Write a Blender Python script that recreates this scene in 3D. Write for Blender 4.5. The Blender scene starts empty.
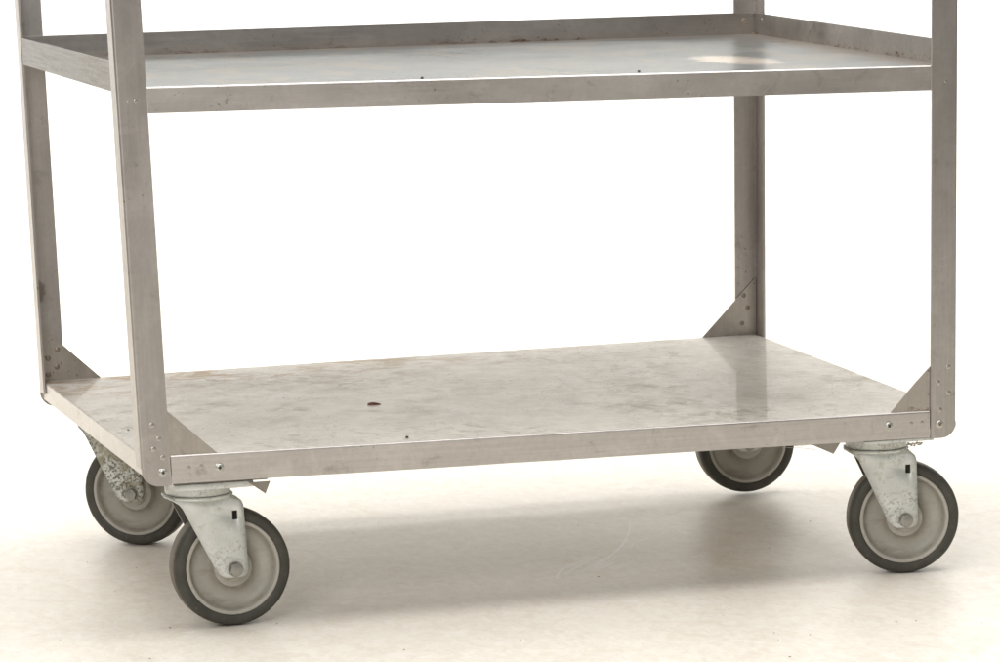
import bpy, bmesh, math, random
from mathutils import Vector, Matrix
random.seed(7)
S = 0.001                                  # everything below is written in millimetres
scene = bpy.context.scene
C = scene.collection

# ------------------------------------------------------------------ camera
def make_camera():
    yaw, pitch, roll = (math.radians(a) for a in (20.1329, -17.5313, -0.6103))
    F = Vector((math.sin(yaw)*math.cos(pitch), math.cos(yaw)*math.cos(pitch), math.sin(pitch)))
    R = Vector((math.cos(yaw), -math.sin(yaw), 0)); U = R.cross(F)
    R2 = R*math.cos(roll) + U*math.sin(roll); U2 = U*math.cos(roll) - R*math.sin(roll)
    m = Matrix(((R2.x, U2.x, -F.x, 0), (R2.y, U2.y, -F.y, 0), (R2.z, U2.z, -F.z, 0), (0, 0, 0, 1)))
    cam = bpy.data.cameras.new('camera'); o = bpy.data.objects.new('camera', cam); C.objects.link(o)
    o.matrix_world = Matrix.Translation(Vector((-658.88, -3757.61, 802.70))*S) @ m
    cam.sensor_width = 36; cam.lens = 3636.87/1000*36
    cam.shift_x = -0.29824; cam.shift_y = 0.65217
    cam.clip_start = .05; cam.clip_end = 100
    cam.dof.use_dof = False
    scene.camera = o
make_camera()

# ------------------------------------------------------------------ world, lamps, exposure
w = bpy.data.worlds.new('World'); scene.world = w; w.use_nodes = True
bg = w.node_tree.nodes['Background']
bg.inputs[0].default_value = (.50, .485, .465, 1); bg.inputs[1].default_value = .40
def area(name, loc, target, sx, sy, power, col=(1, 1, 1), spread=180):
    l = bpy.data.lights.new(name, 'AREA'); l.shape = 'RECTANGLE'; l.size = sx; l.size_y = sy
    l.energy = power; l.color = col; l.spread = math.radians(spread)
    o = bpy.data.objects.new(name, l); C.objects.link(o); o.location = loc
    o.rotation_euler = (Vector(target)-Vector(loc)).to_track_quat('-Z', 'Y').to_euler()
    return o
area('overhead_softbox', (.45, .15, 2.5), (.45, .30, 0), 3.0, 2.3, 88, (1, .975, .94))
area('front_softbox', (-1.3, -2.6, 1.9), (.4, .2, .2), 1.2, 1.2, 40, (1, .975, .955))
area('backdrop_lamp', (-1.7, 1.9, 2.2), (.9, 4.2, .6), .9, 1.2, 80, (1, .995, .98), 150)
area('backdrop_lamp', (3.6, 1.9, 2.2), (1.8, 4.2, .6), .9, 1.2, 80, (1, .995, .98), 150)
scene.view_settings.view_transform = 'Standard'; scene.view_settings.look = 'None'
scene.view_settings.exposure = 0; scene.view_settings.gamma = 1

# ------------------------------------------------------------------ material helpers
class NT:
    def __init__(s, name):
        s.m = bpy.data.materials.new(name); s.m.use_nodes = True
        s.t = s.m.node_tree; s.p = s.t.nodes['Principled BSDF']
    def n(s, kind, **k):
        x = s.t.nodes.new(kind)
        for a, b in k.items():
            setattr(x, a, b)
        return x
    def l(s, a, b): s.t.links.new(a, b)
    def val(s, sock, v):
        if hasattr(v, 'is_output') or isinstance(v, bpy.types.NodeSocket): s.l(v, sock)
        else: sock.default_value = v
    def coord(s, scale=(1, 1, 1), loc=(0, 0, 0), rot=(0, 0, 0)):
        tc = s.n('ShaderNodeTexCoord'); mp = s.n('ShaderNodeMapping')
        s.l(tc.outputs['Object'], mp.inputs[0])
        mp.inputs['Scale'].default_value = scale; mp.inputs['Location'].default_value = loc; mp.inputs['Rotation'].default_value = rot
        return mp.outputs[0]
    def noise(s, scale, detail=4, rough=.55, stretch=(1, 1, 1), loc=(0, 0, 0), rot=(0, 0, 0), dist=0):
        x = s.n('ShaderNodeTexNoise'); s.l(s.coord(stretch, loc, rot), x.inputs['Vector'])
        x.inputs['Scale'].default_value = scale; x.inputs['Detail'].default_value = detail
        x.inputs['Roughness'].default_value = rough; x.inputs['Distortion'].default_value = dist
        return x.outputs[0]
    def ramp(s, f, a, b, va=0., vb=1.):
        x = s.n('ShaderNodeMapRange'); s.l(f, x.inputs[0])
        for i, v in enumerate((a, b, va, vb)): x.inputs[i+1].default_value = v
        x.clamp = True
        return x.outputs[0]
    def math(s, op, a, b=0.):
        x = s.n('ShaderNodeMath', operation=op); s.val(x.inputs[0], a); s.val(x.inputs[1], b); return x.outputs[0]
    def mix(s, f, a, b, blend='MIX'):
        x = s.n('ShaderNodeMix', data_type='RGBA', blend_type=blend)
        s.val(x.inputs[0], f)
        s.val(x.inputs[6], a if not isinstance(a, tuple) else (*a, 1)[:4]); s.val(x.inputs[7], b if not isinstance(b, tuple) else (*b, 1)[:4])
        return x.outputs[2]
    def xyz(s):
        tc = s.n('ShaderNodeTexCoord'); x = s.n('ShaderNodeSeparateXYZ'); s.l(tc.outputs['Object'], x.inputs[0]); return x.outputs
    def bump(s, h, strength=.3, dist=.0005):
        b = s.n('ShaderNodeBump'); b.inputs['Strength'].default_value = strength; b.inputs['Distance'].default_value = dist
        s.l(h, b.inputs['Height']); s.l(b.outputs[0], s.p.inputs['Normal'])
    def set(s, **k):
        for a, b in k.items():
            s.val(s.p.inputs[a.replace('_', ' ')], b)

def steel(name, c1, c2, rough=.38, metal=1., axis=2, coat=0., coat_rough=.08, rust=.0, band=None, seed=0, stains=.35, edge=1., blots=()):
    """worn brushed stainless steel: soft cloudy tone, fine grain along `axis`, smudges and small rust spots"""
    t = NT(name)
    st = [60, 60, 60]; st[axis] = 1.6
    st2 = [1, 1, 1]; st2[axis] = .35
    cloud = t.noise(14, 5, .6, st2, (seed, 0, seed))
    grain = t.noise(6, 3, .6, st, (seed, 1, 0))
    fine = t.noise(160, 3, .6, (1, 1, 1), (seed, 3, 0))
    col = t.mix(t.ramp(cloud, .32, .68), c1, c2)
    col = t.mix(t.ramp(grain, .3, .7, 0, .30), col, tuple(v*.72 for v in c1))
    col = t.mix(t.ramp(fine, .35, .7, 0, .16), col, tuple(v*.6 for v in c1))
    sm = t.noise(38, 6, .7, (1, 1, 1), (seed+5, 2, 1), dist=.6)
    col = t.mix(t.ramp(sm, .58, .70, 0, stains), col, (.20, .17, .135))
    pa = t.noise(24, 5, .7, (1, 1, 1), (seed+1, 5, 4), dist=1.2)
    col = t.mix(t.ramp(pa, .52, .64, 0, .2), col, tuple(min(1, v*1.18) for v in c2))
    r1 = t.noise(230, 2, .5, (1, 1, 1), (seed+9, 0, 0))
    r2 = t.noise(12, 3, .5, (1, 1, 1), (seed+2, 4, 0))
    spots = t.math('MULTIPLY', t.ramp(r1, .665, .70), t.ramp(r2, .55, .66))
    col = t.mix(t.math('MULTIPLY', spots, rust), col, (.13, .065, .022))
    if band:                                # rust creeping along a seam between two heights
        z = t.xyz()[2]
        lo = t.ramp(z, band[0], band[1], 1, 0)
        r3 = t.noise(70, 6, .75, (1, 1, 3), (seed, 8, 0)); r4 = t.noise(5, 2, .5, (1, 1, 1), (seed, 5, 5))
        f = t.math('MULTIPLY', t.ramp(t.math('ADD', r3, t.math('MULTIPLY', lo, .17)), .67, .74), t.ramp(r4, .50, .62))
        col = t.mix(t.math('MULTIPLY', f, .8), col, (.15, .07, .025))
    for (bx, by, bz, brx, brz) in blots:      # individual grime blotches, in metres
        q = t.xyz(); nn = t.noise(130, 5, .75, (1, 1, .6), (seed, 2, 2))
        d = t.math('ADD', t.math('POWER', t.math('DIVIDE', t.math('SUBTRACT', q[0], bx), brx), 2.), t.math('POWER', t.math('ABSOLUTE', t.math('DIVIDE', t.math('SUBTRACT', q[2], bz), brz)), 2.))
        d = t.math('ADD', d, t.math('ABSOLUTE', t.math('MULTIPLY', t.math('SUBTRACT', q[1], by), 25.)))
        d = t.math('ADD', d, t.math('MULTIPLY', t.math('SUBTRACT', nn, .5), 3.2))
        col = t.mix(t.ramp(d, .25, .95, .6, 0), col, (.15, .115, .08))
    t.set(Base_Color=col, Metallic=metal, Coat_Weight=coat, Coat_Roughness=coat_rough, Specular_Tint=(edge, edge, edge, 1))
    rr = t.math('ADD', t.ramp(cloud, .3, .7, rough-.05, rough+.06), t.ramp(grain, .3, .7, -.04, .05))
    t.set(Roughness=rr)
    t.bump(t.math('ADD', t.math('MULTIPLY', grain, .5), t.noise(22, 2, .5, (1, 1, 1), (seed, 0, 9))), .12, .0006)
    return t.m

M = {}
M['post'] = steel('post_steel', (.515, .485, .46), (.615, .585, .56), .41, axis=2, rust=.6, seed=1, blots=((.010, .656, .292, .006, .016), (.9085, .652, .252, .003, .014)))
M['apron'] = steel('apron_steel', (.64, .61, .58), (.74, .71, .68), .42, axis=0, rust=.5, seed=2)
M['gusset'] = steel('gusset_steel', (.50, .465, .425), (.62, .58, .535), .38, axis=2, rust=.9, band=(.1915, .1965), seed=4)
M['lip'] = steel('lip_steel', (.42, .395, .37), (.52, .495, .47), .36, axis=0, rust=1., band=(.5655, .573), seed=6, edge=.6)
M['side_lip'] = steel('side_lip_steel', (.36, .335, .30), (.46, .43, .39), .24, axis=1, rust=.7, seed=8, edge=.5)
M['tab'] = steel('tab_steel', (.27, .255, .235), (.36, .34, .315), .42, rust=.5, seed=11)
M['rivet'] = steel('rivet_steel', (.34, .285, .225), (.44, .385, .32), .5, rust=.5, seed=3, stains=.4)

M['front_rivet'] = steel('front_rivet_steel', (.50, .465, .425), (.60, .56, .52), .42, rust=.2, seed=5, stains=.1)

def deck_mat():
    t = NT('lower_deck_steel')
    cloud = t.noise(5, 5, .6, (1, 1.6, 1)); grain = t.noise(20, 5, .7, (1, 2.2, 2), rot=(0, 0, .05))
    col = t.mix(t.ramp(cloud, .3, .7), (.62, .58, .53), (.69, .655, .605))
    col = t.mix(t.ramp(grain, .35, .75, 0, .35), col, (.46, .435, .385))
    # olive-grey grime smears that run along the deck
    g = t.noise(24, 8, .75, (1, .8, 1), (3, 1, 0), dist=.5); g2 = t.noise(4, 3, .6, (1, .7, 1), (7, 2, 0))
    f = t.math('MULTIPLY', t.ramp(g, .51, .64), t.ramp(g2, .46, .60))
    col = t.mix(t.math('MULTIPLY', f, .85), col, (.31, .27, .19))
    h = t.noise(46, 8, .75, (1, .8, 1), (5, 8, 0), dist=.7); h2 = t.noise(5.5, 3, .6, (1, .7, 1), (2, 9, 0))
    col = t.mix(t.math('MULTIPLY', t.math('MULTIPLY', t.ramp(h, .50, .62), t.ramp(h2, .46, .58)), .75), col, (.27, .24, .18))
    q = t.noise(65, 6, .8, (1, .6, 1), (6, 4, 0), dist=.4)
    col = t.mix(t.ramp(q, .40, .66, 0, .6), col, (.44, .415, .37))
    # the back edge and the left end are the dirtiest, with tan rust stains
    xyz = t.xyz()
    back = t.ramp(xyz[1], .42, .64); s = t.noise(20, 7, .75, (.8, 1, 1), (1, 6, 0), dist=.8)
    f2 = t.math('MULTIPLY', t.ramp(s, .47, .58), t.math('MULTIPLY', back, t.ramp(xyz[0], .75, .35)))
    col = t.mix(t.math('MULTIPLY', f2, 1.), col, (.33, .23, .13))
    # scratches
    for i, (r, sc) in enumerate(((.35, 30), (-.6, 24), (1.2, 28))):
        v = t.noise(sc, 2, .5, (1, 38, 1), (i*4, i, 0), rot=(0, 0, r)); v2 = t.noise(10, 2, .5, (1, 1, 1), (i*2, 7, 0))
        col = t.mix(t.math('MULTIPLY', t.ramp(v, .62, .68, 0, .6), t.ramp(v2, .42, .56)), col, (.86, .84, .80) if i != 1 else (.36, .34, .31))
    # small dark flecks
    d = t.noise(240, 2, .5, (1, 1, 1), (2, 2, 0)); d2 = t.noise(14, 2, .5, (1, 1, 1), (8, 1, 0))
    col = t.mix(t.math('MULTIPLY', t.ramp(d, .67, .70, 0, .8), t.ramp(d2, .46, .56)), col, (.10, .085, .07))
    t.set(Base_Color=col, Metallic=.45, Specular_IOR_Level=.25, Specular_Tint=t.mix(.35, col, (.80, .76, .72)), Roughness=t.ramp(cloud, .3, .7, .42, .52), Coat_Weight=t.ramp(g, .4, .7, .22, .06), Coat_Roughness=.075)
    t.bump(t.math('ADD', t.math('MULTIPLY', grain, .3), t.noise(6, 2, .5)), .10, .001)
    return t.m
M['deck'] = deck_mat()

def shelf_mat():
    t = NT('upper_shelf_steel')
    cloud = t.noise(6, 5, .6, (1, 1.6, 1), (4, 0, 0)); grain = t.noise(16, 5, .7, (1, 3.2, 2), rot=(0, 0, -.04))
    col = t.mix(t.ramp(cloud, .3, .7), (.36, .375, .38), (.47, .48, .48))
    col = t.mix(t.ramp(grain, .35, .75, 0, .35), col, (.30, .31, .32))
    sm = t.noise(16, 7, .75, (1, .55, 1), (9, 3, 0), dist=1.0)
    col = t.mix(t.ramp(sm, .47, .60, 0, .6), col, (.50, .47, .42))
    xyz = t.xyz()
    # dusty cream border along the back and right seams
    edge = t.math('MAXIMUM', t.ramp(xyz[1], .585, .645), t.ramp(xyz[0], .85, .905))
    col = t.mix(t.math('MULTIPLY', edge, .6), col, (.54, .475, .41))
    # pale oval in the right rear of the shelf
    def sq(v, c, r):
        return t.math('POWER', t.math('ABSOLUTE', t.math('DIVIDE', t.math('SUBTRACT', v, c), r)), 2.)
    el = t.math('ADD', t.math('ADD', sq(xyz[0], .722, .043), sq(xyz[1], .180, .095)), t.math('MULTIPLY', t.math('SUBTRACT', t.noise(38, 7, .8, dist=.8), .5), 2.4))
    oval = t.ramp(el, .35, 1.15, 1, 0)
    col = t.mix(t.math('MULTIPLY', oval, .7), col, (.80, .73, .65))
    r3 = t.noise(60, 6, .75, (1, 3, 1)); 
    f = t.math('MULTIPLY', t.ramp(r3, .60, .68), t.ramp(xyz[1], .625, .652))
    col = t.mix(t.math('MULTIPLY', f, .9), col, (.20, .10, .04))
    d = t.noise(230, 2, .5, (1, 1, 1), (5, 5, 0)); d2 = t.noise(12, 2, .5, (1, 1, 1), (1, 1, 0))
    col = t.mix(t.math('MULTIPLY', t.ramp(d, .67, .70, 0, .8), t.ramp(d2, .48, .58)), col, (.17, .10, .06))
    t.set(Base_Color=col, Metallic=.85, Specular_Tint=t.mix(oval, t.mix(1., t.mix(.0, col, col), (1.0, 1.0, 1.0), 'MULTIPLY'), (.82, .77, .71)), Roughness=t.ramp(cloud, .3, .7, .26, .36), Coat_Weight=.05, Coat_Roughness=.07)
    scr = t.noise(26, 2, .5, (1, 38, 1), (3, 3, 0), rot=(0, 0, .8)); 
    t.bump(t.math('ADD', t.math('MULTIPLY', grain, .3), t.math('ADD', t.noise(7, 2, .5), t.math('MULTIPLY', t.ramp(scr, .6, .66), .3))), .14, .001)
    return t.m
M['shelf'] = shelf_mat()

def zinc(name, dirt=.2, dust=(.30, .27, .20)):
    t = NT(name)
    a = t.noise(40, 5, .6); b = t.noise(90-35*min(dirt, 1), 5, .75, loc=(3, 0, 0), dist=.5); c = t.noise(330, 3, .6, loc=(1, 5, 0)); pz = t.noise(30, 3, .6, loc=(2, 2, 2))
    col = t.mix(t.ramp(a, .35, .65), (.60, .625, .59), (.74, .76, .735))
    col = t.mix(t.ramp(t.noise(28, 4, .6, loc=(6, 6, 0)), .55, .70, 0, .5), col, (.66, .72, .76))
    col = t.mix(t.ramp(b, .55-.09*dirt, .66-.11*dirt, 0, .3+.55*dirt), col, dust)
    col = t.mix(t.math('MULTIPLY', t.ramp(c, .56-.06*dirt, .64-.06*dirt, 0, .3+.6*dirt), t.ramp(pz, .52-.2*dirt, .64-.2*dirt)), col, (.17, .155, .12))
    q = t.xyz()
    inner_shade = t.math('MULTIPLY', t.math('MULTIPLY', t.ramp(q[1], .0180, .0185), t.ramp(q[1], .0236, .0232)), t.ramp(q[2], .1375, .1365))
    col = t.mix(t.math('MULTIPLY', inner_shade, .93), col, (.035, .030, .024))  # shade between the fork legs, painted near-black on the rear leg's inside face
    t.set(Base_Color=col, Metallic=t.ramp(b, .4, .65, .40, .2), Roughness=t.ramp(a, .3, .7, .38, .52))
    t.bump(t.math('ADD', b, c), .25+.3*dirt, .0005)
    return t.m
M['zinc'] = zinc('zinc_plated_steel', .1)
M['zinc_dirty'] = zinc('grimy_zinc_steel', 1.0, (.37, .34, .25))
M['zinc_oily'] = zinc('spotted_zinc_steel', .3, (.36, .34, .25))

def plastic():
    t = NT('wheel_core_plastic')
    a = t.noise(45, 5, .65); b = t.noise(200, 3, .6, loc=(2, 0, 0)); s = t.noise(30, 3, .6, (1, 1, 4), loc=(7, 0, 0))
    col = t.mix(t.ramp(a, .3, .7), (.40, .385, .34), (.49, .475, .425))
    col = t.mix(t.ramp(s, .56, .72, 0, .4), col, (.24, .19, .13))
    col = t.mix(t.ramp(b, .64, .72, 0, .5), col, (.18, .155, .12))
    x = t.xyz(); rad = t.math('SQRT', t.math('ADD', t.math('MULTIPLY', x[0], x[0]), t.math('MULTIPLY', x[2], x[2])))
    ring = t.math('MULTIPLY', t.ramp(rad, .0195, .0225), t.ramp(rad, .034, .024))
    ring2 = t.math('MULTIPLY', t.ramp(rad, .041, .0445), t.ramp(rad, .0468, .0460))
    col = t.mix(t.math('MULTIPLY', t.math('MAXIMUM', ring, ring2), t.ramp(a, .35, .6, .1, .6)), col, (.20, .17, .12))
    col = t.mix(t.math('MULTIPLY', t.ramp(rad, .0465, .0472), .5), col, (.50, .48, .43))
    t.set(Base_Color=col, Roughness=.5, Specular_IOR_Level=.4)
    t.bump(b, .12, .0004)
    return t.m
M['plastic'] = plastic()
def rubber():
    t = NT('tyre_rubber')
    a = t.noise(35, 5, .65); b = t.noise(260, 3, .6)
    col = t.mix(t.ramp(a, .3, .7), (.046, .045, .037), (.082, .079, .064))
    col = t.mix(t.ramp(b, .62, .74, 0, .35), col, (.22, .20, .16))
    x = t.xyz(); rad = t.math('SQRT', t.math('ADD', t.math('MULTIPLY', x[0], x[0]), t.math('MULTIPLY', x[2], x[2])))
    tread = t.ramp(rad, .0630, .0634)      # paper dust and scuffing picked up by the rolling face
    col = t.mix(t.math('MULTIPLY', tread, t.ramp(a, .25, .6, .45, .85)), col, (.19, .15, .11))
    t.set(Base_Color=col, Roughness=.55, Specular_IOR_Level=.45)
    t.bump(t.math('ADD', a, b), .2, .0005)
    return t.m
M['rubber'] = rubber()
def flat(name, c, rough=.6, metal=0.):
    t = NT(name); n = t.noise(300, 3); t.set(Base_Color=t.mix(t.ramp(n, .3, .7), tuple(v*.8 for v in c), c), Roughness=rough, Metallic=metal); return t.m
M['bolt'] = flat('bolt_steel', (.40, .39, .36), .40, .8)
M['screw'] = flat('screw_steel', (.62, .62, .58), .35, .7)
M['recess'] = flat('dark_recess', (.07, .06, .05), .6, .3)
M['rusty'] = flat('rusty_recess', (.25, .16, .09), .7, .2)
M['crumb'] = flat('brown_husk', (.20, .07, .04), .3)
M['speck'] = flat('dark_dirt', (.075, .06, .05), .7)
M['fdirt'] = flat('floor_dirt', (.30, .24, .18), .8)
M['thread'] = flat('pale_thread', (.62, .60, .55), .6)
M['wax'] = flat('dry_residue', (.62, .60, .52), .8)
M['tan'] = flat('dusty_lint', (.30, .20, .13), .8)

def paper():
    t = NT('white_paper')
    a = t.noise(1.6, 5, .6); b = t.noise(13, 7, .75, (1, .8, 1), (2, 0, 0), dist=.8); g = t.noise(30, 5, .7, (1, 1.6, 1), rot=(0, 0, .25), dist=.6)
    col = t.mix(t.ramp(a, .3, .7), (.825, .785, .70), (.875, .84, .765))
    col = t.mix(t.ramp(b, .52, .68, 0, .34), col, (.60, .48, .37))
    col = t.mix(t.ramp(g, .50, .70, 0, .35), col, (.90, .88, .85))
    d = t.noise(110, 2, .5, (1, 1.5, 1)); d2 = t.noise(3, 3, .6, loc=(4, 4, 0))
    col = t.mix(t.math('MULTIPLY', t.ramp(d, .715, .75, 0, .4), t.ramp(d2, .48, .6)), col, (.45, .36, .28))
    m1 = t.noise(75, 5, .75, (1, .55, 1), loc=(6, 1, 0), dist=.8)
    col = t.mix(t.ramp(m1, .40, .66, 0, .48), col, (.68, .60, .50))
    m2 = t.noise(48, 4, .7, (1, .6, 1), loc=(1, 9, 0), rot=(0, 0, -.4), dist=1.2)
    col = t.mix(t.ramp(m2, .56, .66, 0, .5), col, (.92, .89, .85))
    z = t.xyz()[2]
    t.set(Base_Color=t.mix(t.ramp(z, 0, .4), col, (.87, .865, .85)), Roughness=t.ramp(z, 0, .3, .42, .8), Specular_IOR_Level=.35)
    t.bump(t.math('ADD', b, t.math('MULTIPLY', g, .4)), .08, .002)
    return t.m
M['paper'] = paper()

# ------------------------------------------------------------------ mesh helpers
L, W, FL = 914.0, 659.2, 30.5
ZT, ZB, ZS = 191.0, 161.6, 564.1
def warp(p):
    """the real cart is slightly bent and twisted: same small distortion for every part of the frame"""
    x, y, z = p; k = (z-ZT)/500
    ux = x + 1.54*k + 4.38*k*(y-330)/660
    uy = y - 1.64*k - 4.38*k*(x-457)/660
    q = 4*(x/914-.5)*(y/660-.5)
    uz = z + 3.28*q - .97*q*(z-ZT)/400
    return ux, uy, uz
def link(name, bm, mat, parent=None, warped=False, smooth=False, cuts=0):
    bmesh.ops.recalc_face_normals(bm, faces=bm.faces)
    if warped:
        for v in bm.verts: v.co = Vector(warp(v.co))
    for v in bm.verts: v.co = v.co*S
    me = bpy.data.meshes.new(name); bm.to_mesh(me); bm.free()
    for m in (mat if isinstance(mat, (list, tuple)) else [mat]): me.materials.append(m)
    if smooth:
        for p in me.polygons: p.use_smooth = True
        me.set_sharp_from_angle(angle=math.radians(35))
    o = bpy.data.objects.new(name, me); C.objects.link(o)
    if smooth and warped:
        wn = o.modifiers.new('weighted_normals', 'WEIGHTED_NORMAL'); wn.keep_sharp = True; wn.weight = 100
    if parent: o.parent = parent
    return o
def box(bm, x0, x1, y0, y1, z0, z1, bev=0, seg=2, mi=0):
    t = bmesh.new(); bmesh.ops.create_cube(t, size=1)
    for v in t.verts:
        v.co = Vector(((x0+x1)/2+v.co.x*(x1-x0), (y0+y1)/2+v.co.y*(y1-y0), (z0+z1)/2+v.co.z*(z1-z0)))
    if bev: bmesh.ops.bevel(t, geom=t.edges[:], offset=bev, segments=seg, profile=.5, affect='EDGES')
    for f in t.faces: f.material_index = mi
    merge(bm, t)
def merge(bm, t, mat=None):
    if mat is not None: bmesh.ops.transform(t, matrix=mat, verts=t.verts)
    me = bpy.data.meshes.new('tmp'); t.to_mesh(me); t.free(); bm.from_mesh(me); bpy.data.meshes.remove(me)
def prism(bm, pts, a, b, fn, bev=0, caps=True):
    """extrude the 2-D outline pts from a to b; fn(u, v, w) gives the point"""
    t = bmesh.new()
    A = [t.verts.new(fn(u, v, a)) for u, v in pts]; B = [t.verts.new(fn(u, v, b)) for u, v in pts]
    n = len(pts)
    for i in range(n): t.faces.new((A[i], A[(i+1) % n], B[(i+1) % n], B[i]))
    if caps: t.faces.new(A); t.faces.new(B)
    bmesh.ops.recalc_face_normals(t, faces=t.faces)
    if bev:
        es = [e for e in t.edges if not ((e.verts[0] in A) ^ (e.verts[1] in A))]
        bmesh.ops.bevel(t, geom=es, offset=bev, segments=2, profile=.5, affect='EDGES')
    merge(bm, t)
def lathe(bm, prof, n=96, mi=None):
    """profile of (r, y) turned about the Y axis"""
    rings = []
    for r, y in prof:
        if r < 1e-6: rings.append([bm.verts.new((0, y, 0))])
        else: rings.append([bm.verts.new((r*math.cos(2*math.pi*i/n), y, r*math.sin(2*math.pi*i/n))) for i in range(n)])
    for k in range(len(rings)-1):
        a, b = rings[k], rings[k+1]
        for i in range(n):
            j = (i+1) % n
            vs = [a[i % len(a)], a[j % len(a)], b[j % len(b)], b[i % len(b)]]
            u = []
            for v in vs:
                if v not in u: u.append(v)
            if len(u) > 2:
                f = bm.faces.new(u)
                if mi: f.material_index = mi[k]
def arc(cx, cy, r, a0, a1, n=6):
    return [(cx+r*math.cos(math.radians(a0+(a1-a0)*i/n)), cy+r*math.sin(math.radians(a0+(a1-a0)*i/n))) for i in range(n+1)]
def ribbon(bm, pts, wd, z=.12, th=.08):
    """tapering stroke lying flat on the paper, pts in plan"""
    n = len(pts); Lr, Rr = [], []
    for i, (x, y) in enumerate(pts):
        a = pts[max(0, i-1)]; b = pts[min(n-1, i+1)]
        d = Vector((b[0]-a[0], b[1]-a[1])).normalized(); nn = Vector((-d.y, d.x))
        h = wd*(.25+.75*math.sin(math.pi*(i+.6)/(n+.2)))/2
        Lr.append((x+nn.x*h, y+nn.y*h)); Rr.append((x-nn.x*h, y-nn.y*h))
    A = [bm.verts.new((x, y, z)) for x, y in Lr]; B = [bm.verts.new((x, y, z)) for x, y in Rr]
    for i in range(n-1): bm.faces.new((A[i], B[i], B[i+1], A[i+1]))
def smoothpath(p, k=4):
    out = []
    for i in range(len(p)-1):
        p0 = p[max(i-1, 0)]; p1 = p[i]; p2 = p[i+1]; p3 = p[min(i+2, len(p)-1)]
        for j in range(k):
            t = j/k
            out.append(tuple(.5*((2*b)+(c-a)*t+(2*a-5*b+4*c-d)*t*t+(-a+3*b-3*c+d)*t**3) for a, b, c, d in zip(p0, p1, p2, p3)))
    return out+[tuple(p[-1])]
def tube(bm, pts, r, n=6):
    rings = []
    for i, p in enumerate(pts):
        a = Vector(pts[max(0, i-1)]); b = Vector(pts[min(len(pts)-1, i+1)]); d = (b-a).normalized()
        u = d.orthogonal().normalized(); v = d.cross(u)
        rings.append([bm.verts.new(Vector(p)+u*(r*math.cos(2*math.pi*k/n))+v*(r*math.sin(2*math.pi*k/n))) for k in range(n)])
    for a, b in zip(rings, rings[1:]):
        for k in range(n): bm.faces.new((a[k], a[(k+1) % n], b[(k+1) % n], b[k]))
    bm.faces.new(rings[0]); bm.faces.new(rings[-1])
def blob(bm, loc, sx, sy, sz, rot=0, jitter=.25, sub=2):
    t = bmesh.new(); bmesh.ops.create_icosphere(t, subdivisions=sub, radius=1)
    for v in t.verts: v.co *= 1+random.uniform(-jitter, jitter)
    merge(bm, t, Matrix.Translation(Vector(loc)) @ Matrix.Rotation(rot, 4, 'Z') @ Matrix.Diagonal((sx, sy, sz, 1)))
def tag(o, label, cat=None, group=None, kind=None):
    o['label'] = label
    if cat: o['category'] = cat
    if group: o['group'] = group
    if kind: o['kind'] = kind
    return o

# ------------------------------------------------------------------ seamless paper sweep
def make_backdrop():
    bm = bmesh.new(); prof = [(-5200, 0), (-2500, 0), (-800, 0), (400, 0), (1500, 0)]
    prof += [(3200+1100*math.sin(math.radians(a)), 1100-1100*math.cos(math.radians(a))) for a in range(0, 91, 6)]
    prof += [(4300, 2400), (4300, 4200)]
    xs = [-5000, -1500, 0, 1500, 3000, 7000]; rows = [[bm.verts.new((x, y, z)) for x in xs] for y, z in prof]
    for a, b in zip(rows, rows[1:]):
        for i in range(len(xs)-1): bm.faces.new((a[i], a[i+1], b[i+1], b[i]))
    o = link('backdrop', bm, M['paper'], smooth=True)
    o['kind'] = 'structure'
make_backdrop()

# ------------------------------------------------------------------ the cart
cart = bpy.data.objects.new('utility_cart', None); C.objects.link(cart)
tag(cart, 'worn stainless steel two-shelf utility cart with grey rubber swivel casters on white paper', 'cart')
ZTOP = 1000
def rivet(x, y, z, facing, r=2.9, parent=None, h=.9, name='rivet', mat=None):
    """domed head on a face whose outward normal is facing ('-y' or '-x')"""
    bm = bmesh.new()
    prof = [(r, 0), (r*.98, -h*.35), (r*.8, -h*.8), (r*.45, -h), (0, -h)]
    lathe(bm, prof, 20)
    m = Matrix.Translation((x, y, z))
    if facing == '-x': m = m @ Matrix.Rotation(-math.pi/2, 4, 'Z')
    bmesh.ops.transform(bm, matrix=m, verts=bm.verts)
    return link(name, bm, M[mat or ('rivet' if y > 300 else 'front_rivet')], parent, warped=True, smooth=True)
def screw(x, y, z, parent, rusty=False, rot=.3):
    bm = bmesh.new()
    prof = [(4.9, 0), (4.9, -.6), (4.2, -.9), (3.9, -1.6), (3.0, -2.3), (1.9, -2.5), (0, -2.5)]
    lathe(bm, prof, 28)
    for f in bm.faces: f.material_index = 0
    for a in (0, math.pi/2):
        t = bmesh.new(); bmesh.ops.create_cube(t, size=1)
        for f in t.faces: f.material_index = 1
        merge(bm, t, Matrix.Translation((0, -2.3, 0)) @ Matrix.Rotation(a+rot, 4, 'Y') @ Matrix.Diagonal((4.2, .9, 1.15, 1)))
    lathe(bm, [(1.5, -2.3), (1.4, -2.85), (0, -2.85)], 12)
    for f in list(bm.faces)[-24:]: f.material_index = 1
    bmesh.ops.transform(bm, matrix=Matrix.Translation((x, y, z)), verts=bm.verts)
    return link('screw', bm, [M['screw'], M['rusty' if rusty else 'recess']], parent, warped=True, smooth=True)

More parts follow.
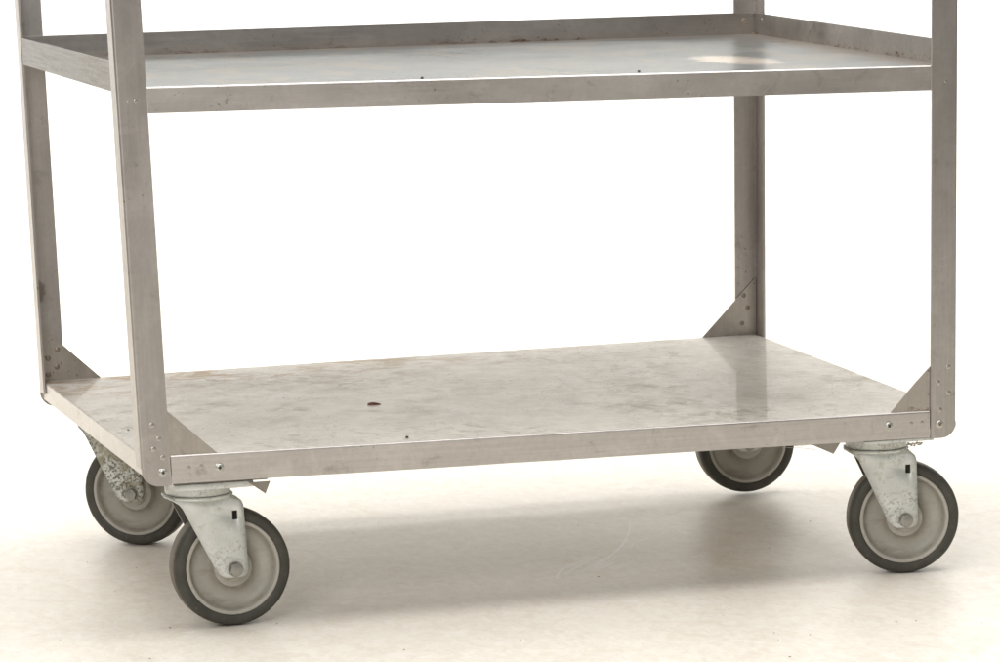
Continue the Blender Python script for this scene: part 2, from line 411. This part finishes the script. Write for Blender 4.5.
def corner_post(ix, iy):
    fx = (lambda u: u) if ix == 0 else (lambda u: L-u)
    fy = (lambda v: v) if iy == 0 else (lambda v: W-v)
    bm = bmesh.new(); t = 2.6; z1 = ZB+17
    out = [(FL, 0)] + [(3-3*math.sin(math.radians(a)), 3-3*math.cos(math.radians(a))) for a in range(0, 91, 15)] + [(0, FL), (t, FL), (t, t+.6), (t+.6, t), (FL, t)]
    zs = [z1, 300, 450, 600, 800, ZTOP]
    rows = [[bm.verts.new((fx(u), fy(v), z)) for u, v in out] for z in zs]
    n = len(out)
    for a, b in zip(rows, rows[1:]):
        for i in range(n): bm.faces.new((a[i], a[(i+1) % n], b[(i+1) % n], b[i]))
    bm.faces.new(rows[-1]); bm.faces.new(rows[0])
    r = 17.5
    lobe = [(FL, z1-.02), (FL, ZB-1.5)] + [(r-r*math.sin(math.radians(a)), ZB-1.5+r-r*math.cos(math.radians(a))) for a in range(0, 86, 9)] + [(.6, z1-.02)]
    prism(bm, lobe, .05, t-.05, lambda u, v, c: (fx(u), fy(c), v))
    return link('corner_post', bm, M['post'], cart, warped=True, smooth=True)
posts = {(i, j): corner_post(i, j) for i in (0, 1) for j in (0, 1)}

RIV_FL = [(13.9, 223.9), (19.9, 209.2), (14.0, 198.8), (22.8, 189.7)]
RIV_FR = [(904.3, 238.7), (892.1, 221.8), (904.6, 210.0), (894.4, 191.6)]
for x, z in RIV_FL: rivet(x, 0, z, '-y', parent=posts[0, 0])
for x, z in RIV_FR: rivet(x, 0, z, '-y', parent=posts[1, 0])
rivet(18.7, 0, 551.2, '-y', 1.9, posts[0, 0], .5); rivet(11.5, 0, 550.6, '-y', 1.3, posts[0, 0], .3)
rivet(899.7, 0, 547.3, '-y', 1.6, posts[1, 0], .4)
screw(22.1, 0, 174.3, posts[0, 0]); screw(893.6, 0, 176.0, posts[1, 0], True, .7)

def gusset(ix, iy, wd=80, ht=70):
    fx = (lambda u: u) if ix == 0 else (lambda u: L-u)
    fy = (lambda v: v) if iy == 0 else (lambda v: W-v)
    bm = bmesh.new()
    n = 8; pts = [(3.2, ZT-4), (3.2, ZT+ht)]
    sag = 2.2 if (ix, iy) == (1, 0) else 0
    for i in range(n+1):
        k = i/n; pts.append((4.5+(wd-4.5)*k, ZT+ht-ht*k+sag*math.sin(math.pi*k)))
    pts.append((wd-2, ZT-4))
    prism(bm, pts, 3.1, 4.9, lambda u, v, c: (fx(u), fy(c), v))
    return link('gusset', bm, M['gusset'], cart, warped=True, smooth=True)
gs = {(0, 0): gusset(0, 0, 81, 71), (1, 0): gusset(1, 0, 78, 72), (0, 1): gusset(0, 1, 73, 66), (1, 1): gusset(1, 1, 76, 71)}
for x, z in ((23.4, 227.3), (11.9, 217.3), (21.7, 206.6), (10.9, 198.2)): rivet(x, W-4.9, z, '-y', 3.2, gs[0, 1], 1.1)
for x, z in ((894.0, 240.9), (899.3, 225.4), (891.4, 206.0)): rivet(x, W-4.9, z, '-y', 3.0, gs[1, 1], 1.1)

def tray_sheet(x0, x1, y0, y1, ztop, drop, wall=2, bev=2.2, cuts=6):
    """sheet with its edges folded down, open underneath"""
    t = bmesh.new(); bmesh.ops.create_cube(t, size=1)
    for v in t.verts:
        v.co = Vector(((x0+x1)/2+v.co.x*(x1-x0), (y0+y1)/2+v.co.y*(y1-y0), ztop-drop/2+v.co.z*drop))
    bot = min(t.faces, key=lambda f: f.calc_center_median().z)
    bmesh.ops.inset_region(t, faces=[bot], thickness=wall)
    bot = min(t.faces, key=lambda f: (round(f.calc_center_median().z, 2), -f.calc_area()))
    r = bmesh.ops.extrude_face_region(t, geom=[bot])
    bmesh.ops.translate(t, vec=(0, 0, drop-wall), verts=[v for v in r['geom'] if isinstance(v, bmesh.types.BMVert)])
    bmesh.ops.delete(t, geom=[bot], context='FACES_ONLY')
    es = [e for e in t.edges if all(abs(v.co.z-ztop) < .01 for v in e.verts)]
    bmesh.ops.bevel(t, geom=es, offset=bev, segments=3, profile=.5, affect='EDGES')
    return t
def lower_deck():
    bm = bmesh.new()
    merge(bm, tray_sheet(3.3, L-3.3, 5.4, W-3.3, ZT, 21))
    o = link('lower_deck', bm, [M['deck'], M['apron']], cart, warped=True, smooth=True)
    for p in o.data.polygons:
        if abs(p.normal.z) < .5: p.material_index = 1
    bm = bmesh.new(); n = 14                # front apron, subdivided along x so it can carry small dents
    x0, x1 = FL+.9, L-FL-.9
    prof = [(.7, ZB), (.7, ZT-2.4)] + [(.7+2.4-2.4*math.cos(math.radians(a)), ZT-2.4+2.6*math.sin(math.radians(a))) for a in (20, 45, 70, 90)] + [(7, ZT+.2), (7, ZT-1.5), (2.9, ZT-3), (2.9, ZB)]
    rows = []
    for i in range(n+1):
        x = x0+(x1-x0)*i/n; dz = random.uniform(-.25, .25); dy = random.uniform(-.15, .15)
        rows.append([bm.verts.new((x, y+dy, z+(dz if z < ZB+1 else dz*.15))) for y, z in prof])
    k = len(prof)
    for a, b in zip(rows, rows[1:]):
        for i in range(k): bm.faces.new((a[i], a[(i+1) % k], b[(i+1) % k], b[i]))
    bm.faces.new(rows[0]); bm.faces.new(rows[-1])
    ap = link('front_apron', bm, M['apron'], o, warped=True, smooth=True)
    return o
deck = lower_deck()
screw(81.7, .7, 175.8, deck, False, .1); screw(832.9, .7, 177.2, deck, False, .78)
for x, z in ((49.6, 177.4), (62.6, 178.0)): rivet(x, .7, z, '-y', 2.4, deck, .3)
for x, z in ((860.5, 178.3), (873.1, 178.7)): rivet(x, .7, z, '-y', 2.2, deck, .35)

def upper_shelf():
    bm = bmesh.new()
    box(bm, 2.8, L-3.0, 2.9, W-3.0, ZS-2.2, ZS, 0)
    bmesh.ops.subdivide_edges(bm, edges=[e for e in bm.edges if e.calc_length() > 300], cuts=5, use_grid_fill=True)
    sh = link('upper_shelf', bm, M['shelf'], cart, warped=True)
    bm = bmesh.new()
    x0, x1 = FL+.5, L-FL-.5
    prof = [(.8, ZS-25.8), (.8, ZS-2.2)] + [(.8+2.2-2.2*math.cos(math.radians(a)), ZS-2.2+2.5*math.sin(math.radians(a))) for a in (20, 45, 70, 90)] + [(3.6, ZS+.3), (3.6, ZS-2.6), (2.8, ZS-3), (2.8, ZS-25.8)]
    prism(bm, prof, x0, x1, lambda u, v, c: (c, u, v))
    link('front_apron', bm, M['apron'], sh, warped=True, smooth=True)
    z1 = ZS+25.6
    bm = bmesh.new(); box(bm, 3.2, L-3.2, W-4.9, W-2.9, ZS-1, z1, .5); bl = link('rear_lip', bm, M['lip'], sh, warped=True, smooth=True)
    bm = bmesh.new(); box(bm, L-5.0, L-3.0, 3.2, W-5.2, ZS-1, z1-.2, .5); rl = link('side_lip', bm, M['lip'], sh, warped=True, smooth=True)
    bm = bmesh.new(); ya, yb = FL+1.2, W-FL-1.0
    pts = [(ya, z1)] + arc(ya+5, ZS-5+5, 5, 180, 270) + arc(yb-5, ZS-5+5, 5, 270, 360) + [(yb, z1)]
    prism(bm, pts, .2, 2.4, lambda u, v, c: (c+.9*math.sin((u-ya)/(yb-ya)*math.pi*2.2)*.5, u, v), bev=.5)
    link('side_lip', bm, M['side_lip'], sh, warped=True, smooth=True)
    rivet(896.2, W-4.9, 579.9, '-y', 3.4, bl, .5); rivet(899.6, W-4.9, 577.5, '-y', 2.2, bl, .4)
    m = bmesh.new(); lathe(m, [(3.0, 0), (2.6, -.4), (1.2, -.6), (0, -.6)], 18)
    bmesh.ops.transform(m, matrix=Matrix.Translation((L-5.0, 625.2, 581.8)) @ Matrix.Rotation(-math.pi/2, 4, 'Z'), verts=m.verts)
    link('rivet', m, M['rivet'], rl, warped=True, smooth=True)
upper_shelf()

def stiffener(pts_plan, tip):
    """folded corner plate under the deck whose sharp bent tip sticks out below the apron"""
    bm = bmesh.new(); x0, x1, y0, y1 = pts_plan
    box(bm, x0, x1, y0+4, y1, ZB-.6, ZB+.8)
    t = bmesh.new(); vs = [t.verts.new(p) for p in tip]; t.faces.new(vs)
    g = bmesh.ops.extrude_face_region(t, geom=t.faces[:]); bmesh.ops.translate(t, vec=(0, 1.3, 0), verts=[v for v in g['geom'] if isinstance(v, bmesh.types.BMVert)])
    merge(bm, t)
    return link('corner_plate', bm, M['tab'], cart)
stiffener((60, 134, 8, 100), [(113, 8, 159.5), (136, 8, 159.5), (131.5, 14, 145.5)])
stiffener((779, 880, 8, 100), [(739, 8, 160.5), (780, 8, 160.5), (771.5, 12, 145.5)])

# ------------------------------------------------------------------ casters
def make_caster(px, py, lift, az, plate_hi, zmat, wheel_spin, gap):
    """local frame: pivot axis at the origin on the ground, mounting plate square to the cart, fork turned by az"""
    bm = bmesh.new()
    box(bm, -33, 50, -50, 46, 154.6, plate_hi, .4)
    lathe_z(bm, [(0, 154.7), (33.5, 154.7), (34.5, 153.6), (34.5, 146), (33.6, 144.2), (30, 143.2), (0, 143.2)], 56)
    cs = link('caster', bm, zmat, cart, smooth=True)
    cs.location = Vector((px, py, lift))*S
    cs.rotation_euler = (0, 0, 0)
    rot = math.radians(az)
    # fork ---------------------------------------------------------------
    def rows_for(sgn):
        rows = [(0, 142.6, -36, 32), (17, 142.6, -35, 30), (21.2, 140.2, -31, 35.5), (23.7, 136.2, -26, 40.6), (24.2, 131.5, -22.6, 42.3)]
        prof = []
        hubz, hx = 63.5, 30
        for z in (126.2, 116.4, 100, 84, 70, 63): 
            k = (131.5-z)/(131.5-58)
            prof.append((24.2, z, -22.6+k*(11.6+22.6), 42.3+ (1.5*min(1, k*1.2))))
        prof += [(24.2, 58.8, 12.6, 43.0), (24.2, 56.2, 15.5, 40.6), (24.2, 54.6, 19.5, 36.2)]
        return [(sgn*a, b, c, d) for a, b, c, d in rows+prof]
    fb = bmesh.new()
    for sgn in (-1, 1):
        rr = rows_for(sgn); grid = []
        for (y, z, xl, xr) in rr:
            a, b = 29.6, 35.4
            if xr < 36.5 or xl > 14.5: a, b = xl+(xr-xl)*.55, xl+(xr-xl)*.8
            m = xl+(a-xl)*.5
            grid.append([fb.verts.new((x, y, z)) for x in (xl, m, a, b, xr)])
        for k, (r0, r1) in enumerate(zip(grid, grid[1:])):
            for i in range(4):
                if k == 5 and i == 2: continue             # the rectangular slot punched in the leg
                fb.faces.new((r0[i], r0[i+1], r1[i+1], r1[i]))
    bmesh.ops.remove_doubles(fb, verts=fb.verts, dist=.01)
    bmesh.ops.recalc_face_normals(fb, faces=fb.faces)
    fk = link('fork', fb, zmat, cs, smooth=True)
    sd = fk.modifiers.new('sheet', 'SOLIDIFY'); sd.thickness = 2.6*S; sd.offset = 0
    fk.rotation_euler.z = rot
    # crown disc under the race, hub boss, kingpin
    bm = bmesh.new(); lathe_z(bm, [(0, 143.6), (36, 143.6), (37, 142.6), (36.5, 141.0), (33, 139.6), (0, 139.4)], 56)
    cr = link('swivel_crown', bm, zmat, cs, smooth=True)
    # wheel ---------------------------------------------------------------
    def place(o, turn=0):
        o.location = Vector((30*math.cos(rot), 30*math.sin(rot), 63.5))*S
        o.rotation_euler = (0, turn, rot); o.rotation_mode = 'XYZ'
    half = [(0, -19), (13, -19), (14.2, -18.2), (14.8, -15.5), (19.0, -15.2), (20.4, -14.4), (21.0, -12.0), (22.0, -7.5), (24, -5.2), (28, -4.2), (38, -4.6), (43.0, -7.2), (45.8, -10.5), (46.8, -14.2), (47.6, -15.7), (48.6, -16.2), (50.0, -16.2), (50.9, -15.4)]
    bm = bmesh.new(); lathe(bm, half+[(r, -y) for r, y in half[::-1]])
    wh = link('wheel', bm, M['plastic'], cs, smooth=True); place(wh)
    bm = bmesh.new(); th = [(50.6, -14.4), (51.6, -15.2), (55, -16.3), (58.6, -16.2), (61.0, -14.8), (62.6, -12.2), (63.3, -8), (63.5, -3)]
    lathe(bm, th+[(r, -y) for r, y in th[::-1]], 128)
    for v in bm.verts:                                     # a few nicks and flats on the worn tread
        a = math.atan2(v.co.z, v.co.x)
        if math.hypot(v.co.x, v.co.z) > 62: 
            f = 1+.0022*math.sin(5*a+wheel_spin)*math.sin(11*a)
            if v.co.z > -40: v.co.x *= f; v.co.z *= f
    if wheel_spin == 0:                                    # embossed, worn-off moulding marks on the side wall
        for i in range(9):
            a = math.radians(213+i*3.4); c = Vector((56.4*math.cos(a), -16.35, 56.4*math.sin(a)))
            t = bmesh.new(); bmesh.ops.create_cube(t, size=1)
            merge(bm, t, Matrix.Translation(c) @ Matrix.Rotation(-a+random.choice((0, .6, -.5)), 4, 'Y') @ Matrix.Diagonal((random.uniform(2.5, 4.4), .45, .8, 1)))
    ty = link('tyre', bm, M['rubber'], cs, smooth=True); place(ty)
    # axle bolt: hex head, washer in front, nut at the back --------------------
    bm = bmesh.new()
    lathe(bm, [(0, -26.3), (8.4, -26.3), (8.4, -25.4)], 32)
    hx = [(7.3*math.cos(math.radians(60*i+12)), 7.3*math.sin(math.radians(60*i+12))) for i in range(6)]
    prism(bm, hx, -31.8, -26.2, lambda u, v, c: (u, c, v), bev=.7)
    lathe(bm, [(5, -26), (5, 27)], 16)
    prism(bm, hx, 25.8, 32, lambda u, v, c: (u, c, v), bev=.8)
    ab = link('axle_bolt', bm, M['bolt'], cs, smooth=True); place(ab)
    return cs
def lathe_z(bm, prof, n=48):
    t = bmesh.new(); lathe(t, [(r, z) for r, z in prof], n)
    for v in t.verts: v.co = Vector((v.co.x, -v.co.z, v.co.y))
    bmesh.ops.recalc_face_normals(t, faces=t.faces)
    merge(bm, t)
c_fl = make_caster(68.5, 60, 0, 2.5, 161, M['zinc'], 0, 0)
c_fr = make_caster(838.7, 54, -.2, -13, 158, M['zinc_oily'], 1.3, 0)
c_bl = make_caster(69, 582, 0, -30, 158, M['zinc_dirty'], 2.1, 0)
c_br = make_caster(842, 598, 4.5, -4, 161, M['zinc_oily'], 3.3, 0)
c_bl['label'] = 'rear caster whose fork is speckled with dark grime'

# ------------------------------------------------------------------ bits and dirt
def wz(x, y, z): return Vector(warp((x, y, z)))
p = wz(313.2, 264.9, ZT)
bm = bmesh.new()
prof = [(0, -7.2), (.8, -6.3), (1.5, -4.2), (2.1, -1), (2.3, 2.2), (1.9, 4.6), (1.1, 6), (0, 6.4)]
lathe(bm, prof, 10)
for v in bm.verts: v.co.x *= 1.15; v.co += Vector((random.uniform(-.2, .2),)*3)
bmesh.ops.transform(bm, matrix=Matrix.Translation(p+Vector((0, 0, 2.4))) @ Matrix.Rotation(math.radians(78), 4, 'Z') @ Matrix.Diagonal((1.35, 1.2, 1.4, 1)), verts=bm.verts)
tag(link('seed_husk', bm, M['crumb'], smooth=True), 'small reddish brown pointed husk lying on the lower deck', 'debris')
def crumb(x, y, z, s, label, st=1., mat='speck', cat='crumb', name='crumb'):
    s *= 1.2
    p = wz(x, y, z); bm = bmesh.new(); blob(bm, p+Vector((0, 0, s*.5)), s*st, s, s*.7, random.uniform(-.3, .3))
    return tag(link(name, bm, M[mat]), label, cat, 'dark crumbs lying on the cart')
crumb(290.3, 27.6, ZT, 1.5, 'dark crumb near the front edge of the lower deck')
crumb(232.6, 370.9, ZT, 1.1, 'thin dark sliver on the rear left of the lower deck', 2.4)
crumb(236.6, 103.8, ZT, .9, 'tiny dark crumb in front of the sliver on the lower deck')
crumb(14.9+9, 201.6, ZT, .9, 'tiny dark crumb near the left edge of the lower deck')
crumb(560.9, 31.9, ZS, 1.3, 'brown crumb on the upper shelf near its front edge, right of centre')
crumb(321.1, 20.4, ZS, 1.4, 'dark crumb on the upper shelf near its front edge, left of centre')
crumb(906, 648, ZS, 1.4, 'tan crumb in the rear right corner of the upper shelf', 1., 'tan')
# residue flakes by the front right caster, thread near the rear right wheel
bm = bmesh.new(); random.seed(3)
for i in range(16):
    blob(bm, (868+i*1.15+random.uniform(-1, 1), 30+random.uniform(-3, 3), 147.2+random.uniform(-1.4, 1.4)-i*.02), 1.6, 1.4, 1.1, 0, .35, 1)
tube(bm, smoothpath([(872, 32, 154.8), (874, 30, 151), (880, 29, 150)]), .5)
tube(bm, smoothpath([(884, 30, 150), (888, 30, 153), (890, 34, 155)]), .6)
o = link('residue', bm, M['wax'], c_fr); o.matrix_parent_inverse = Matrix.Translation(-c_fr.location)
bm = bmesh.new()
tube(bm, smoothpath([(735, 40, 152.6), (752, 30, 153.8), (770, 26, 151.8)]), .28)
tube(bm, smoothpath([(700, 44, 154.5), (722, 36, 152.4), (744, 30, 151.0), (757, 27, 148.4)]), .25)
tag(link('loose_threads', bm, M['thread']), 'fine pale threads hanging under the lower deck before the rear right wheel', 'thread')

SCUFF = [[(685.7, 493.8), (655, 404.3), (621.5, 327), (587.6, 266.5), (554.3, 214.6), (540.8, 194.4)],
 [(716.7, 421), (683.4, 370.5), (658.6, 352.8), (638.6, 333.5), (625.5, 304.5)], [(714.6, 414.6), (715.3, 370.9), (721.1, 347)],
 [(580.5, 283.1), (554.4, 254.1), (517.8, 217.3), (494.6, 175.8)], [(584.4, 241.2), (558.5, 212.8), (525, 181.9)],
 [(586.9, 233.5), (561, 205.2), (539, 188.7)], [(605.9, 231.9), (577.7, 204.5), (557.7, 187.1)], [(598.1, 215.4), (576.2, 192.1), (561.6, 186)],
 [(505.6, 196.7), (491.2, 164.5)], [(572.5, 273.1), (547.9, 237), (517.9, 197.8), (504.7, 177.8)], [(581.4, 262.5), (553.9, 221.3), (526.7, 187.6)]]
bm = bmesh.new()
for i, s in enumerate(SCUFF): ribbon(bm, smoothpath(s), z=.08+.012*i, wd=2.8 if i < 3 else random.uniform(2.4, 3.2))
M['scuff'] = flat('scuffed_paper', (.99, .97, .93), .34)
o = link('scuff_marks', bm, M['scuff'])
if o.data.polygons[0].normal.z < 0: o.data.flip_normals()
o['kind'] = 'stuff'; o['label'] = 'pale curved scuff marks scratched on the paper under the cart'
bm = bmesh.new()
for x, y in [(30.9, 64.3), (-18, -81.3), (141.6, 39.6), (12.1, 284.8), (649, -237.3), (617.6, -213), (609.5, -247.5), (592.6, -329.7), (596.8, -109.2), (839, -252), (756.7, -211.3), (778.2, -214.9), (610.9, 470.7), (774.8, 235.8), (537.5, 151), (880.5, 382.2), (-88.7, 49.2), (235.1, -141.7), (360.1, -141.5)]:
    s = random.uniform(.4, .95); blob(bm, (x, y, s*.4), s*random.uniform(1, 2.2), s, s*.6, 0, .3, 1)
for i in range(30):
    s = random.uniform(.25, .6); blob(bm, (random.uniform(-150, 1050), random.uniform(-400, 700), s*.4), s*1.4, s, s*.5, 0, .3, 1)
o = link('dirt_specks', bm, M['fdirt']); o['kind'] = 'stuff'; o['label'] = 'tiny dark dirt specks scattered on the white paper'
